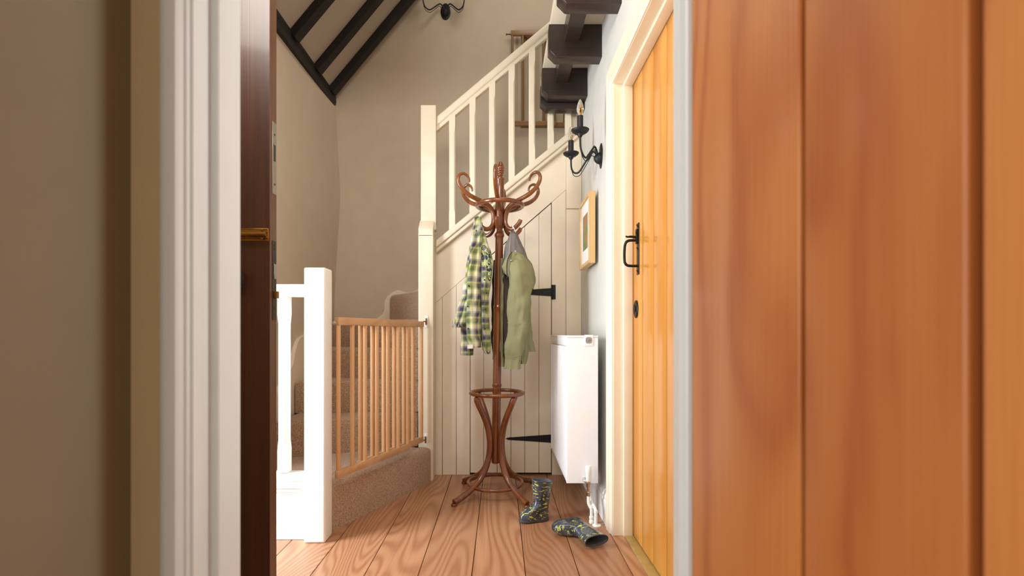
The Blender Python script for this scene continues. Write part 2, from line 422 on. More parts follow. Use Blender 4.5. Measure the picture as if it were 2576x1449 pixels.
# ---------------------------------------------------------------- front door, edge on
YD = 1.46
fd = thing('door_3', 'dark oak door seen edge on beside the left doorway jamb', 'door', (-.9, YD+.02, .01))
X0 = -.683; tag(fd, kind='structure')
obj('door_leaf', box(B(), (-1.45, YD, .01), (X0, YD+.044, 2.05), .0015, 2), 'oak_dark', fd)
bm = B(); box(bm, (X0-.0003, YD+.0005, .012), (X0+.0012, YD+.0435, 2.049), .0004, 1); obj('leading_edge', bm, 'oak_edge', fd)['label'] = 'lighter brown leading edge'
# brass barrel bolt
bolt = obj('barrel_bolt', box(B(), (-.80, YD-.003, 1.172), (X0-.002, YD, 1.21), .001, 1), 'brass', fd)
obj('bolt_rod', tube(B(), [(-.80, YD-.009, 1.191), (X0-.006, YD-.009, 1.191)], .0065, 14), 'brass', bolt)
bm = B(); tube(bm, [(-.79, YD-.0055, 1.199), (X0-.004, YD-.0055, 1.199)], .003, 8); tube(bm, [(-.79, YD-.0055, 1.183), (X0-.004, YD-.0055, 1.183)], .003, 8)
obj('bolt_guide', bm, 'brass', bolt)
for zz in (1.204, 1.178):
    obj('screw', lathe(B(), [(.0035, 0), (.0035, -.002), (.0015, -.003)], (X0-.018, YD-.0075, zz), 12, 'y'), 'brass', bolt)
obj('door_knob', lathe(B(), [(.012, 0), (.012, -.02), (.030, -.026), (.036, -.036), (.034, -.048), (.018, -.056), (.002, -.058)], (-.776, YD, .9+130*YD/F), 28, 'y', sy=1.15), 'iron', fd)
def edge_plate(name, z0, z1, m, y0, y1, holes):
    p = obj(name, box(B(), (X0+.001, y0, z0), (X0+.003, y1, z1), .0005, 1), m, fd)
    bm = B()
    for h in holes: lathe(bm, [(.0032, 0), (.0032, .0008), (.0012, .001)], (X0+.003, (y0+y1)/2, h), 10, 'x')
    obj('screw', bm, 'dark_metal', p); return p
zz = lambda py: EYE-(py-CY)/F*(YD+.03)
pl = edge_plate('keep_plate', zz(490), zz(310), 'steel', YD+.014, YD+.040, [zz(340), zz(465)])
obj('keep_slot', box(B(), (X0+.0028, YD+.021, zz(407)), (X0+.0038, YD+.033, zz(366)), .0002, 1), 'dark_metal', pl)
pl2 = edge_plate('lock_plate', zz(805), zz(607), 'dark_metal', YD+.014, YD+.038, [zz(618), zz(627), zz(775), zz(792)])
obj('dead_bolt', box(B(), (X0+.0028, YD+.019, zz(702)), (X0+.006, YD+.033, zz(665)), .0005, 1), 'steel', pl2)
obj('latch_tongue', box(B(), (X0+.002, YD+.018, zz(751)), (X0+.014, YD+.034, zz(733)), .002, 2), 'brass', pl2)

# ---------------------------------------------------------------- honey pine door in the right wall, latch, lining
XD = .586
pd = thing('door_2', 'honey coloured pine boarded door with black latch in the right hall wall', 'door', (XD+.02, 1.8, .01))
tag(pd, kind='structure')
ys = [1.38, 1.435, 1.585, 1.7345, 1.884, 2.0335, 2.182]
bm = B()
for a, b2 in zip(ys, ys[1:]): box(bm, (XD, a+.0016, .012), (XD+.022, b2-.0016, 1.992), .0035, 2)
obj('door_boards', bm, 'pine_door', pd)
obj('backing_board', box(B(), (XD+.0225, 1.385, .012), (XD+.035, 2.18, 1.99)), 'dark_gap', pd)
yl = 2.085
lt = obj('latch_plate', box(B(), (XD-.004, yl-.013, 1.148), (XD, yl+.018, 1.366), .001, 1), 'iron', pd)
bm = B(); tube(bm, spline([(XD-.004, yl, 1.292), (XD-.042, yl, 1.291), (XD-.056, yl, 1.278), (XD-.060, yl, 1.25), (XD-.060, yl, 1.21), (XD-.056, yl, 1.194), (XD-.042, yl, 1.185), (XD-.004, yl, 1.184)], 6), .0058, 12)
obj('pull_handle', bm, 'iron', lt)
bm = B(); tube(bm, spline([(XD-.006, yl, 1.304), (XD-.03, yl, 1.308), (XD-.048, yl, 1.307), (XD-.054, yl, 1.311)], 5), [.006]*4+[.005]*4+[.004]*4+[.0035]*4, 10); obj('thumb_press', bm, 'iron', lt)
bm = B(); box(bm, (XD-.012, yl-.008, 1.278), (XD-.004, yl+.012, 1.34), .003, 2); tube(bm, [(XD-.014, yl-.004, 1.325), (XD-.003, yl-.004, 1.325)], .006, 12); obj('latch_guard', bm, 'iron', lt)
bm = B()
for z in (1.358, 1.35, 1.255, 1.262, 1.165, 1.158):
    lathe(bm, [(.004, 0), (.0035, -.002), (.001, -.0035)], (XD-.004, yl+(.008 if z in (1.358, 1.262, 1.165) else -.006), z), 10, 'x')
obj('rivet', bm, 'iron', lt)
es = obj('keyhole_escutcheon', lathe(B(), [(.030, 0), (.031, -.003), (.028, -.006), (.020, -.007), (.016, -.004), (.002, -.004)], (XD, 2.118, 1.003), 32, 'x', sy=1.25), 'iron', pd)
bm = B(); box(bm, (XD-.0075, 2.113, .992), (XD-.0035, 2.123, 1.008)); lathe(bm, [(.007, -.0035), (.007, -.0078)], (XD, 2.118, 1.01), 14, 'x'); obj('keyhole', bm, 'hole', es)

# lining and architrave of that door
bm = B(); JZ = 1.994
box(bm, (.503, 2.186, 0), (XR+.119, D1+.0, JZ+.02), .002, 1)        # far jamb
box(bm, (.545, 2.170, 0), (XD-.001, 2.19, JZ), .004, 2)              # stop
box(bm, (.503, D0-.0, 0), (XR+.119, D0+.018, JZ+.02)); 
box(bm, (.503, D0, JZ+.012), (XR+.119, D1, JZ+.026), .002, 1)        # head
box(bm, (.545, D0, JZ-.004), (XD-.001, D1-.01, JZ+.02), .004, 2)
struct('trim_5', bm, 'cream')
bm = B()                                                             # mitred architrave profile
prof = [(XR, .000), (.498, .002), (.496, .010), (.500, .016), (.497, .022), (.490, .028), (.489, .05), (.494, .056), (.488, .062), (.487, .078), (XR, .082)]
def arch(p0y, z_in):   # rings: profile point (x, distance outward)
    t = B()
    rings = []
    for corner in ((D1-.012, 0, 'b'), (D1-.012, JZ+.012, 'c'), (D0+.012, JZ+.012, 'd'), (D0+.012, 0, 'e')):
        ring = []
        for xx, d in prof:
            k = corner[2]
            y = corner[0]+(d if k in 'bc' else -d); z = corner[1]+(d if k in 'cd' else 0)
            ring.append(t.verts.new((xx, y, z)))
        rings.append(ring)
    n = len(prof)
    for A, Bq in zip(rings, rings[1:]):
        for j in range(n): t.faces.new((A[j], A[(j+1) % n], Bq[(j+1) % n], Bq[j]))
    t.faces.new(rings[0]); t.faces.new(rings[-1][::-1]); return t
struct('trim_6', arch(0, 0), 'cream', smooth=False)
struct('trim_7', box(B(), (.548, 1.38, 0), (.600, 2.18, .009), .003, 2), 'brassbar')
# skirting board below the radiator
bm = B(); prism(bm, [(XR, 0, 0), (.492, 0, 0), (.492, 0, .105), (.497, 0, .112), (.495, 0, .122), (.502, 0, .134), (.502, 0, .14), (XR, 0, .145)], (0, YP-2.272-.004, 0))
for v in bm.verts: v.co.y += 2.272
struct('baseboard_right', bm, 'white', smooth=False)

# ---------------------------------------------------------------- roof timbers
bm = B(); prism(bm, [(XL-.01, 2.21, 2.618), (XL+.028, 2.21, 2.618), (XL+.034, 2.21, 2.655), (XL+.030, 2.21, 2.715), (XL-.01, 2.21, 2.675)], (0, 1.54, 0))
tag(obj('wall_plate', bm, 'beam'), 'thin black timber plate along the top of the left stair wall', 'beam')
u = Vector((1, 0, SL)).normalized(); nrm = Vector((SL, 0, -1)).normalized()
for y0, y1, lab in ((2.945, 3.02, 'black sloping rafter nearest the camera, at upper left of the stairwell'),
                    (3.323, 3.396, 'middle one of three black sloping rafters over the stairwell'),
                    (3.62, 3.69, 'black sloping rafter running close against the back wall')):
    p = Vector((XL+.012, y0, zs(XL+.012))); q = p+u*2.68
    bm = B(); prism(bm, [p+nrm*.001, q+nrm*.001, q+nrm*.05, p+nrm*.05], (0, y1-y0, 0), .004, 1)
    tag(obj('rafter', bm, 'beam'), lab, 'beam', 'rafters over the stairwell')

# landing joists
for i, (yj, lab) in enumerate(((2.085, 'dark brown joist end nearest the camera, cut by the top edge'), (2.49, 'large dark brown joist end above the wall light, second from the top'),
                  (2.90, 'dark brown joist end just above the bulb of the wall light, third from the top'), (2.992, 'lowest and farthest dark brown joist end, half hidden behind the third'))):
    x0, x1, z0, z1, c = .247, XR+.02, 2.296, 2.462, .035
    if i == 3: z0, z1, x0 = 2.262, 2.40, .246
    bm = B(); prism(bm, [(x0, yj, z1), (x0, yj, z0+c), (x0+c, yj, z0), (x1, yj, z0), (x1, yj, z1)], (0, .075 if i < 3 else .07, 0), .003, 1)
    tag(obj('joist', bm, 'beamy'), lab, 'beam', 'joist ends under the landing')
tag(obj('trimmer_beam', box(B(), (.325, 2.0, 2.372), (.400, 3.10, 2.461), .003, 1), 'beamy'), 'dark brown timber crossing above the joist ends under the landing', 'beam')

# ---------------------------------------------------------------- stairs
st = thing('staircase', 'beige carpeted winding staircase behind the wooden baby gate', 'staircase', (-.9, 3.0, 0))
BR = (.50, YB-.002); BR2 = (.50, YP+.12)
def tread(pts, z0, z1, nose=.0, bev=.028):
    bm = B(); prism(bm, [(x, y, z0) for x, y in pts], (0, 0, z1-z0), bev, 4, True)
    o = obj('step', bm, 'carpet', st); return o
XLs = XL+.003
tread([(-.425, 2.955), (-.422, 2.994), (-.505, 2.994), (-.505, 3.09), (-.505, YB-.005), (XLs+.03, YB-.005), (XLs+.03, 2.235), (-.85, 2.235), (-.768, 2.235)], 0, .213, bev=.035)
tread([(-.503, 3.0), (-.503, 3.098), (-.503, YB-.006), (XLs+.03, YB-.006), (XLs+.03, 2.68)], .213, .413)
tread([(-.503, 3.05), (-.503, 3.1), (-.503, YB-.007), (XLs+.03, YB-.007), (XLs+.03, 3.0)], .413, .607)
tread([(-.503, 3.085), (-.503, 3.1), (-.503, YB-.008), (XLs+.03, YB-.008), (XLs+.03, 3.29)], .607, .803)
tread([(-.503, 3.11), (-.44, 3.16), (-.44, YB-.009), (XLs+.03, YB-.009), (XLs+.03, 3.60)], .803, .99)
tread([(-.500, 3.2), (-.30, 3.2), (-.30, YB-.04), (-.80, YB-.04), (-.815, YB-.12), (-.75, 3.58)], .99, 1.185, bev=.04)
for k in range(4):
    x = -.33+.25*k
    tread([(x, 3.18), (.51, 3.18), (.51, YB-.01), (x, YB-.01)], .99+.0 if k == 0 else 1.185+.2*(k-1), 1.185+.2*k+.0 if k else 1.186)
# wavy strings on the walls
def curve_board(pts_out, pts_in, plane, m='panel'):
    out = spline(pts_out, 5); inn = spline(pts_in, 5)
    bm = B(); k = min(len(out), len(inn))
    t = B(); A = [t.verts.new(p) for p in out]; D = [t.verts.new(p) for p in inn]
    for i in range(k-1): t.faces.new((A[i], A[i+1], D[i+1], D[i]))
    r = bmesh.ops.extrude_face_region(t, geom=t.faces[:]); vs = [e for e in r['geom'] if isinstance(e, bmesh.types.BMVert)]
    bmesh.ops.translate(t, vec=plane, verts=vs); bmesh.ops.recalc_face_normals(t, faces=t.faces)
    merge(bm, t); return bm
Yq = YB-.03
po = [P(840, 838, Yq), P(915, 815, Yq), P(962, 790, Yq), P(969, 755, Yq), P(985, 737, Yq), P(1003, 730, Yq), P(1048, 729, Yq), P(1180, 640, Yq)]
pi_ = [P(840, 872, Yq), P(915, 860, Yq), P(990, 850, Yq), P(990, 800, Yq), P(994, 775, Yq), P(1008, 765, Yq), P(1050, 762, Yq), P(1185, 690, Yq)]
obj('wall_string', curve_board(po, pi_, (0, .028, 0)), 'panel', st)['label'] = 'painted skirting with a curved upper edge on the back wall'
Xq = XL+.024
def PX(px, py, X): Y = X*F/(px-CX); return P(px, py, Y)
po = [PX(700, 985, Xq), PX(728, 935, Xq), PX(738, 915, Xq), PX(744, 880, Xq), PX(757, 850, Xq), PX(790, 835, Xq), PX(834, 820, Xq)]
pi_ = [PX(700, 1090, Xq), PX(728, 1060, Xq), PX(752, 1020, Xq), PX(762, 980, Xq), PX(775, 930, Xq), PX(800, 900, Xq), PX(836, 880, Xq)]
obj('wall_string', curve_board(po, pi_, (-.03, 0, 0)), 'panel', st)['label'] = 'painted wavy skirting on the left wall'

# hall newel and balustrade
hb = thing('hall_balustrade', 'short white balustrade with chunky newel post on the left of the hall', 'banister', (-.8, 2.15, 0))
bm = B(); box(bm, (-.841, 2.11, 0), (-.749, 2.202, 1.182), .010, 3); obj('newel_post', bm, 'white', hb)
bm = B(); box(bm, (-1.45, 2.125, 1.058), (-.842, 2.185, 1.085), .004, 2); tube(bm, [(-1.45, 2.155, 1.09), (-.842, 2.155, 1.09)], .024, 14); obj('handrail', bm, 'white', hb)
def stopbal(bm, x, y, z0, z1, w=.022, c=.011):
    """square ends running out into a stop-chamfered shaft"""
    rings = []
    for z, q in ((z0, .0012), (z0+.10, .0012), (z0+.125, c*.6), (z0+.14, c), (z1-.12, c), (z1-.105, c*.6), (z1-.08, .0012), (z1, .0012)):
        rings.append([Vector((a, b2, z)) for a, b2 in [(x-w+q, y-w), (x+w-q, y-w), (x+w, y-w+q), (x+w, y+w-q), (x+w-q, y+w), (x-w+q, y+w), (x-w, y+w-q), (x-w, y-w+q)]])
    return loft(bm, rings)
for xx in (-.942, -1.06, -1.18, -1.30, -1.42):
    obj('baluster', stopbal(B(), xx, 2.155, .295, 1.06), 'white', hb)
bm = B(); box(bm, (-1.45, 2.118, .262), (-.842, 2.192, .292), .006, 2); box(bm, (-1.45, 2.130, .225), (-.842, 2.180, .262), .008, 3); box(bm, (-1.45, 2.138, .205), (-.842, 2.17, .226), .004, 1)
obj('base_rail', bm, 'white', hb)
obj('base_panel', box(B(), (-1.45, 2.145, .002), (-.842, 2.165, .206)), 'white', hb)

# stair newel and rising balustrade
sb = thing('stair_balustrade', 'cream balustrade with tall newel post rising to the right above the cupboard panelling', 'banister', (-.45, 3.05, 0))
bm = B(); box(bm, (-.498, 3.0, 0), (-.408, 3.09, 1.50), .004, 2)
prism(bm, [(-.498, 3.0, 1.49), (-.498, 3.09, 1.49), (-.498, 3.09, 1.60), (-.498, 3.06, 1.60), (-.498, 3.0, 1.538)], (.090, 0, 0), .003, 1)
box(bm, (-.492, 3.055, 1.54), (-.398, 3.12, 2.314), .004, 2); obj('newel_post', bm, 'cream', sb)
YS = 3.10; sx = .8465
def slope(px0, py0, px1, Y, k=.8465): pass
def zrail(x): return (P(1100, 296, YS).z)+(x-P(1100, 0, YS).x)*.845
def zstr(x): return (P(1097, 607, YS).z)+(x-P(1097, 0, YS).x)*.815
xa, xb = -.400, .513
bm = B()
prism(bm, [(xa, YS-.03, zrail(xa)), (xb, YS-.03, zrail(xb)), (xb, YS-.03, zrail(xb)-.062), (xa, YS-.03, zrail(xa)-.062)], (0, .06, 0), .014, 3)
prism(bm, [(xa, YS-.018, zrail(xa)-.058), (xb, YS-.018, zrail(xb)-.058), (xb, YS-.018, zrail(xb)-.088), (xa, YS-.018, zrail(xa)-.088)], (0, .036, 0), .002, 1)
obj('handrail', bm, 'cream', sb)
for px in (1138, 1189, 1238, 1287, 1338, 1385, 1429):
    x = (px-CX)/F*YS; w_ = .0195; bm = B(); c = .008
    zb, zt_ = zstr(x)-.02, zrail(x)-.08
    stopbal(bm, x, YS, zb, zt_+.015, w_, .008)
    obj('baluster', bm, 'cream', sb)
bm = B()
prism(bm, [(xa, YS-.03, zstr(xa)), (xb, YS-.03, zstr(xb)), (xb, YS-.03, zstr(xb)-.048), (xa, YS-.03, zstr(xa)-.048)], (0, .08, 0), .008, 2)
prism(bm, [(xa, YS-.014, zstr(xa)-.046), (xb, YS-.014, zstr(xb)-.046), (xb, YS-.014, zstr(xb)-.075), (xa, YS-.014, zstr(xa)-.075)], (0, .05, 0), .005, 2)
obj('string', bm, 'cream', sb)

# panelling under the stairs (fixed boards) and the cupboard door cut into it
zd = lambda x: P(1388, 508, YP).z+(x-P(1388, 0, YP).x)*.868          # sloping seam above the boards
seams = [-.404, -.366, -.278, -.1905, -.104, -.0185, .0685, .157, .2465, .3275, .424, XR]
bm = B()
prism(bm, [(-.425, YP, zd(-.425)), (.418, YP, zd(.418)), (.418, YP, zstr(.418)-.05), (-.425, YP, zstr(-.425)-.05)], (0, .02, 0), .0012, 1)
for a, b2 in ((-.425, -.366), (-.366, -.278), (-.278, -.1905), (.3275, .418)):
    prism(bm, [(a+.0008, YP, .0), (b2-.0008, YP, .0), (b2-.0008, YP, zd(b2-.0008)-.0015), (a+.0008, YP, zd(a+.0008)-.0015)], (0, .02, 0), .0018, 1)
struct('wall_understairs', bm, 'panel')
bm = B(); box(bm, (.4188, YP-.003, 0), (XR-.001, YP+.02, 1.686), .002, 2); box(bm, (.4188, YP-.016, 1.687), (XR-.001, YP+.02, 2.46), .004, 2)
struct('trim_8', bm, 'panel')
bm = B(); prism(bm, [(-.404, YP+.021, 0), (XR, YP+.021, 0), (XR, YP+.021, 2.15), (-.404, YP+.021, zstr(-.404)-.06)], (0, .02, 0)); struct('trim_9', bm, 'dark_gap')
cd = thing('cupboard_door', 'cream boarded cupboard door with sloping top under the stairs', 'cupboard door', (.06, YP, .01))
bm = B(); e = [-.1905, -.104, -.0185, .0685, .157, .2465, .3275]
for i in range(6):
    a = e[i]+(.0025 if i == 0 else .0008); b2 = e[i+1]-(.0035 if i == 5 else .0008)
    prism(bm, [(a, YP+.001, .014), (b2, YP+.001, .014), (b2, YP+.001, zd(b2)-.007), (a, YP+.001, zd(a)-.007)], (0, .018, 0), .0018, 1)
obj('door_boards', bm, 'panel', cd)
def strap(z, plate_left):
    bm = B(); prism(bm, [(.3275, YP-.004, z+.026), (.3275, YP-.004, z-.026), (.05, YP-.004, z-.008), (.035, YP-.004, z), (.05, YP-.004, z+.006)], (0, .0045, 0), .001, 1)
    o = obj('strap_hinge', bm, 'iron', cd)
    bm = B(); box(bm, (.328, YP-.005, z-.046), (.352, YP-.0005, z+.046), .001, 1); tube(bm, [(.329, YP-.006, z-.046), (.329, YP-.006, z+.046)], .005, 10); obj('hinge_plate', bm, 'iron', o)
strap(P(0, 735, YP).z, 0); strap(P(0, 1103, YP).z, 0)

# ---------------------------------------------------------------- baby gates
def gate(name, label, A, Bp, z0, h, mr, ms, over=.76, group=None, ns=7, rs=.0105):
    """two overlapping panels sliding on each other between plan points A and B"""
    A = Vector(A); Bp = Vector(Bp); d = (Bp-A); L = d.length; d.normalize(); n = Vector((d.y, -d.x))
    root = thing(name, label, 'baby gate', (A.x, A.y, z0), group)
    mt = Matrix.Translation((A.x, A.y, z0)) @ Matrix.Rotation(math.atan2(d.y, d.x), 4, 'Z')
    # local: x along, y = towards the back side
    fr, bk = (0, L*over), (L*(1-over), L)
    for (a, b2), yo in ((fr, -.013), (bk, .013)):
        obj('bottom_rail', box(B(), (a, yo-.010, 0), (b2, yo+.010, .034), .003, 2, mt), mr, root)
    obj('top_rail', box(B(), (0, -.024, h-.036), (L*over, -.002, h), .003, 2, mt), mr, root)
    obj('top_rail', box(B(), (L*(1-over), .001, h-.036), (L, .021, h-.002), .003, 2, mt), mr, root)
    for (a, b2), yo in ((fr, -.013), (bk, .013)):
        for k in range(ns):
            x = a+.012+(b2-a-.024)*k/(ns-1)
            bm = B(); tube(bm, [mt @ Vector((x, yo, .030)), mt @ Vector((x, yo, h-.030))], rs, 12); obj('slat', bm, ms, root)
    return root, mt
g1, mt1 = gate('baby_gate', 'wooden baby gate closing the foot of the stairs between the two newel posts', (-.745, 2.215), (-.455, 2.955), .247, .725, 'gate_rail', 'gate')
for z, (x, y) in (((P(0, 809, 2.99).z), (-.448, 2.994)), ((P(0, 1106, 2.99).z), (-.452, 2.994))):
    br = obj('wall_bracket', box(B(), (x-.011, y+.002, z-.036), (x+.011, y+.0055, z+.036), .002, 2), 'radiator', g1); br['label'] = 'white metal bracket'
    bm = B(); tube(bm, [(x, y-.008, z-.02), (x, y-.008, z+.02)], .005, 10); box(bm, (x-.004, y-.012, z-.012), (x+.004, y+.003, z+.012), .001, 1)
    tube(bm, [(x-.012, y-.03, z), (x, y-.008, z)], .004, 8); obj('pivot_pin', bm, 'brass', br)
bm = B(); lathe(bm, [(.009, 0), (.010, -.004), (.006, -.008)], (-.742, 2.203, .945), 14, 'y'); obj('hinge_pin', bm, 'steel', g1)
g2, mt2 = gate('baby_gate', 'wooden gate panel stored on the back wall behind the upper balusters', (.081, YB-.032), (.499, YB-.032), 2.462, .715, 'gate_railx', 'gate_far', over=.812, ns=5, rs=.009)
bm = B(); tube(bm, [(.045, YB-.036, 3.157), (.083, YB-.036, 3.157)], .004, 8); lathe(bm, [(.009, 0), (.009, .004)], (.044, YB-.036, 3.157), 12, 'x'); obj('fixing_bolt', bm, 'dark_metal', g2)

# ---------------------------------------------------------------- wall lights
def sconce(label, loc, out):
    """twin candle bracket; 'out' is the direction it stands off the wall"""
    t = thing('wall_light', label, 'wall light', loc); L = Vector(loc); o = Vector(out); s = Vector((-o.y, o.x, 0)); Z = Vector((0, 0, 1))
    W = lambda a, b2, c: L+s*a+o*b2+Z*c
    bm = B(); R = []
    for rr, hh in ((1.0, 0), (1.0, .003), (.85, .006), (.0, .006)):
        R.append([bm.verts.new(W(.038*rr*math.cos(k*2*PI/28)+0, hh, .064*rr*math.sin(k*2*PI/28))) for k in range(28)] if rr else None)
    for i in range(2):
        for k in range(28): bm.faces.new((R[i][k], R[i][(k+1) % 28], R[i+1][(k+1) % 28], R[i+1][k]))
    bm.faces.new(R[0][::-1]); bm.faces.new(R[2]); obj('back_plate', bm, 'lampiron', t)
    bm = B(); rings = []
    for q in range(9):
        a = q/8*PI/2; rings.append([W(.026*math.cos(k*2*PI/20)*math.cos(a), .004+.0+.034*math.sin(a), -.012+.030*math.sin(k*2*PI/20)*math.cos(a)-.0) for k in range(20)])
    loft(bm, rings[:-1]); obj('boss', bm, 'lampiron', t)
    for sg in (-1, 1):
        a_pts = [W(sg*.006, .020, -.006), W(sg*.016, .026, .020), W(sg*.035, .040, .034), W(sg*.055, .052, .018), W(sg*.085, .078, -.022), W(sg*.110, .098, -.048), W(sg*.138, .118, -.040), W(sg*.150, .130, -.010), W(sg*.152, .132, .040)]
        bm = B(); pts = spline(a_pts, 6); tube(bm, pts, .0048, 10); arm = obj('arm', bm, 'lampiron', t)
        b_pts = [W(sg*.010, .024, -.010), W(sg*.040, .040, .016), W(sg*.058, .050, .002), W(sg*.09, .078, -.045), W(sg*.112, .096, -.066), W(sg*.140, .118, -.056), W(sg*.150, .130, -.020)]
        bm = B(); tube(bm, spline(b_pts, 6), .002, 8); obj('wire', bm, 'lampiron', arm)
        c = W(sg*.152, .132, 0)
        pan = obj('drip_pan', lathe(B(), [(.008, .036), (.013, .044), (.014, .050), (.028, .054), (.040, .063), (.043, .070), (.040, .070), (.026, .061), (.004, .058)], c, 30), 'lampiron', t)
        cd_ = obj('candle_tube', lathe(B(), [(.016, .060), (.0165, .064), (.0148, .066), (.0148, .136), (.013, .137), (.011, .137)], c, 24), 'lampiron', pan)
        bulb = obj('bulb', lathe(B(), [(.008, .134), (.011, .142), (.0155, .158), (.0165, .170), (.0150, .184), (.0105, .200), (.0055, .211), (.0015, .2165)], c, 24), 'glass', t)
        bm = B()
        for k in range(3):
            a = k*2.1; q = c+Vector((.0045*math.cos(a), .0045*math.sin(a), 0)); tube(bm, [q+Z*.150, q+Z*.186], .0011, 6)
        tube(bm, [c+Z*.138, c+Z*.152], .004, 8)
        obj('filament', bm, 'filament', bulb)
    return t
sconce('black twin candle wall light beside the door frame on the right hall wall', (XR, 2.51, 1.802), (-1, 0, 0))
sconce('black twin candle wall light high on the back wall, cut by the top edge', (P(1121, 30, YB).x, YB, P(1121, 30, YB).z), (0, -1, 0))

# ---------------------------------------------------------------- picture
pic = thing('framed_picture', 'oak framed flower picture with white mount on the right wall', 'picture', (.475, 2.725, 1.27))
Y0, Y1, Z0, Z1, XF, XBk = 2.57, 2.885, 1.267, 1.643, .464, .497
fw = .020; bm = B()
def fr_side(pts): prism(bm, [(XF, y, z) for y, z in pts], (XBk-XF, 0, 0), .0012, 1)
fr_side([(Y0, Z0), (Y1, Z0), (Y1-fw, Z0+fw), (Y0+fw, Z0+fw)]); fr_side([(Y0, Z1), (Y1, Z1), (Y1-fw, Z1-fw), (Y0+fw, Z1-fw)])
fr_side([(Y0, Z0), (Y0, Z1), (Y0+fw, Z1-fw), (Y0+fw, Z0+fw)]); fr_side([(Y1, Z0), (Y1, Z1), (Y1-fw, Z1-fw), (Y1-fw, Z0+fw)])
obj('frame', bm, 'frame', pic)
mt_ = obj('mount', box(B(), (XF+.008, Y0+fw, Z0+fw), (XBk-.003, Y1-fw, Z1-fw)), 'mat_board', pic)
obj('print', box(B(), (XF+.0065, Y0+.085, Z0+.095), (XF+.0079, Y1-.085, Z1-.09)), 'art', pic)

# ---------------------------------------------------------------- radiator and its pipes
rd = thing('radiator', 'white double panel radiator on the right wall below the picture', 'radiator', (.4, 2.7, .18))
RX0, RX1, RY0, RY1, RZ0, RZ1 = .318, .470, 2.36, 3.085, .180, .888
bm = B(); box(bm, (RX0+.012, RY0+.01, RZ0+.002), (RX0+.02, RY1-.01, RZ1-.03))
k = 0; y = RY0+.035
while y < RY1-.04:
    prism(bm, [(RX0+.013, y, 0), (RX0+.003, y+.005, 0), (RX0+.003, y+.014, 0), (RX0+.013, y+.019, 0)], (0, 0, RZ1-RZ0-.075)); 
    y += .0235
for v in bm.verts:
    if v.co.z < .001 and v.co.z > -.001: v.co.z = RZ0+.02
    elif abs(v.co.z-(RZ1-RZ0-.075)) < 1e-5: v.co.z = RZ1-.055
box(bm, (RX0+.002, RY0+.01, RZ1-.05), (RX0+.014, RY1-.01, RZ1-.008), .003, 2); box(bm, (RX0+.002, RY0+.01, RZ0), (RX0+.014, RY1-.01, RZ0+.016), .003, 2)
obj('ribbed_panel', bm, 'radiator', rd)
bm = B(); box(bm, (RX0+.0, RY0, RZ0), (RX1, RY0+.012, RZ1-.010), .004, 3); obj('side_panel', bm, 'radiator', rd)
bm = B(); box(bm, (RX0+.0, RY1-.012, RZ0), (RX1, RY1, RZ1-.010), .004, 3); obj('side_panel', bm, 'radiator', rd)
bm = B(); box(bm, (RX0+.0, RY0, RZ1-.009), (RX1, RY1, RZ1), .003, 2); obj('top_grille', bm, 'radiator', rd)
bm = B(); box(bm, (RX1-.014, RY0+.01, RZ0+.002), (RX1-.004, RY1-.01, RZ1-.02)); obj('back_panel', bm, 'radiator', rd)
cx_, cz_ = P(1481, 0, RY0).x, P(0, 856, RY0).z
tp = obj('corner_cap', box(B(), (cx_-.022, RY0-.003, cz_-.028), (cx_+.022, RY0+.001, cz_+.026), .002, 2), 'radiator', rd)
bm = B(); bm2 = []
loft(bm, [[Vector((cx_+r*math.copysign(abs(math.cos(a))**.6, math.cos(a)), RY0-h, cz_+r*math.copysign(abs(math.sin(a))**.6, math.sin(a)))) for a in [2*PI*j/32 for j in range(32)]] for r, h in ((.0155, .003), (.0155, .0040), (.0125, .0040), (.0125, .0034), (.0118, .0034))])
obj('cap_ring', bm, 'steel_matt', tp)
obj('vent_screw', lathe(B(), [(.005, 0), (.005, -.0045), (.002, -.0055)], (cx_, RY0-.001, cz_), 16, 'y'), 'steel', tp)
vx, vy = P(1481, 0, 2.33).x, 2.335
V0 = obj('valve', lathe(B(), [(.010, .060), (.0125, .064), (.0125, .10), (.014, .104), (.0135, .128), (.011, .133)], (vx, vy, .18-.042), 20), 'white', rd); V0['label'] = 'white thermostatic valve cap'
obj('valve_body', lathe(B(), [(.0085, -.010), (.0115, -.008), (.0115, .010), (.008, .012), (.008, .03), (.010, .032), (.010, .062)], (vx, vy, .18-.042), 6), 'chrome', V0)
obj('valve_union', tube(B(), spline([(vx-.005, vy, .19), (vx-.018, vy+.004, .20), (vx-.019, vy+.02, .205), (vx-.012, vy+.030, .205)], 5), .0065, 12), 'chrome', V0)
pp = thing('radiator_pipes', 'two white painted copper pipes dropping from the radiator valve to the floor', 'pipes', (vx+.01, vy, 0))
bm = B(); tube(bm, spline([(vx, vy, .128), (vx, vy, .10), (vx+.004, vy-.002, .085), (vx+.012, vy-.006, .07), (vx+.013, vy-.006, .055), (vx+.013, vy-.006, .03), (vx+.013, vy-.006, .0)], 5), .0078, 14)
lathe(bm, [(.0105, .03), (.0115, .033), (.0115, .043), (.009, .046), (.009, .05), (.011, .053), (.011, .062), (.008, .064)], (vx+.013, vy-.006, -.028), 16); lathe(bm, [(.0095, 0), (.0095, .012)], (vx+.013, vy-.006, .075), 16)
obj('pipe', bm, 'white', pp)
bm = B(); tube(bm, spline([(vx+.006, vy+.05, .16), (vx+.014, vy+.02, .10), (vx+.024, vy-.010, .082), (vx+.028, vy-.030, .068), (vx+.028, vy-.032, .04), (vx+.028, vy-.032, .012), (vx+.028, vy-.032, 0)], 5), .0078, 14)
lathe(bm, [(.0095, 0), (.0095, .012)], (vx+.028, vy-.032, .06), 16); obj('pipe', bm, 'white', pp)
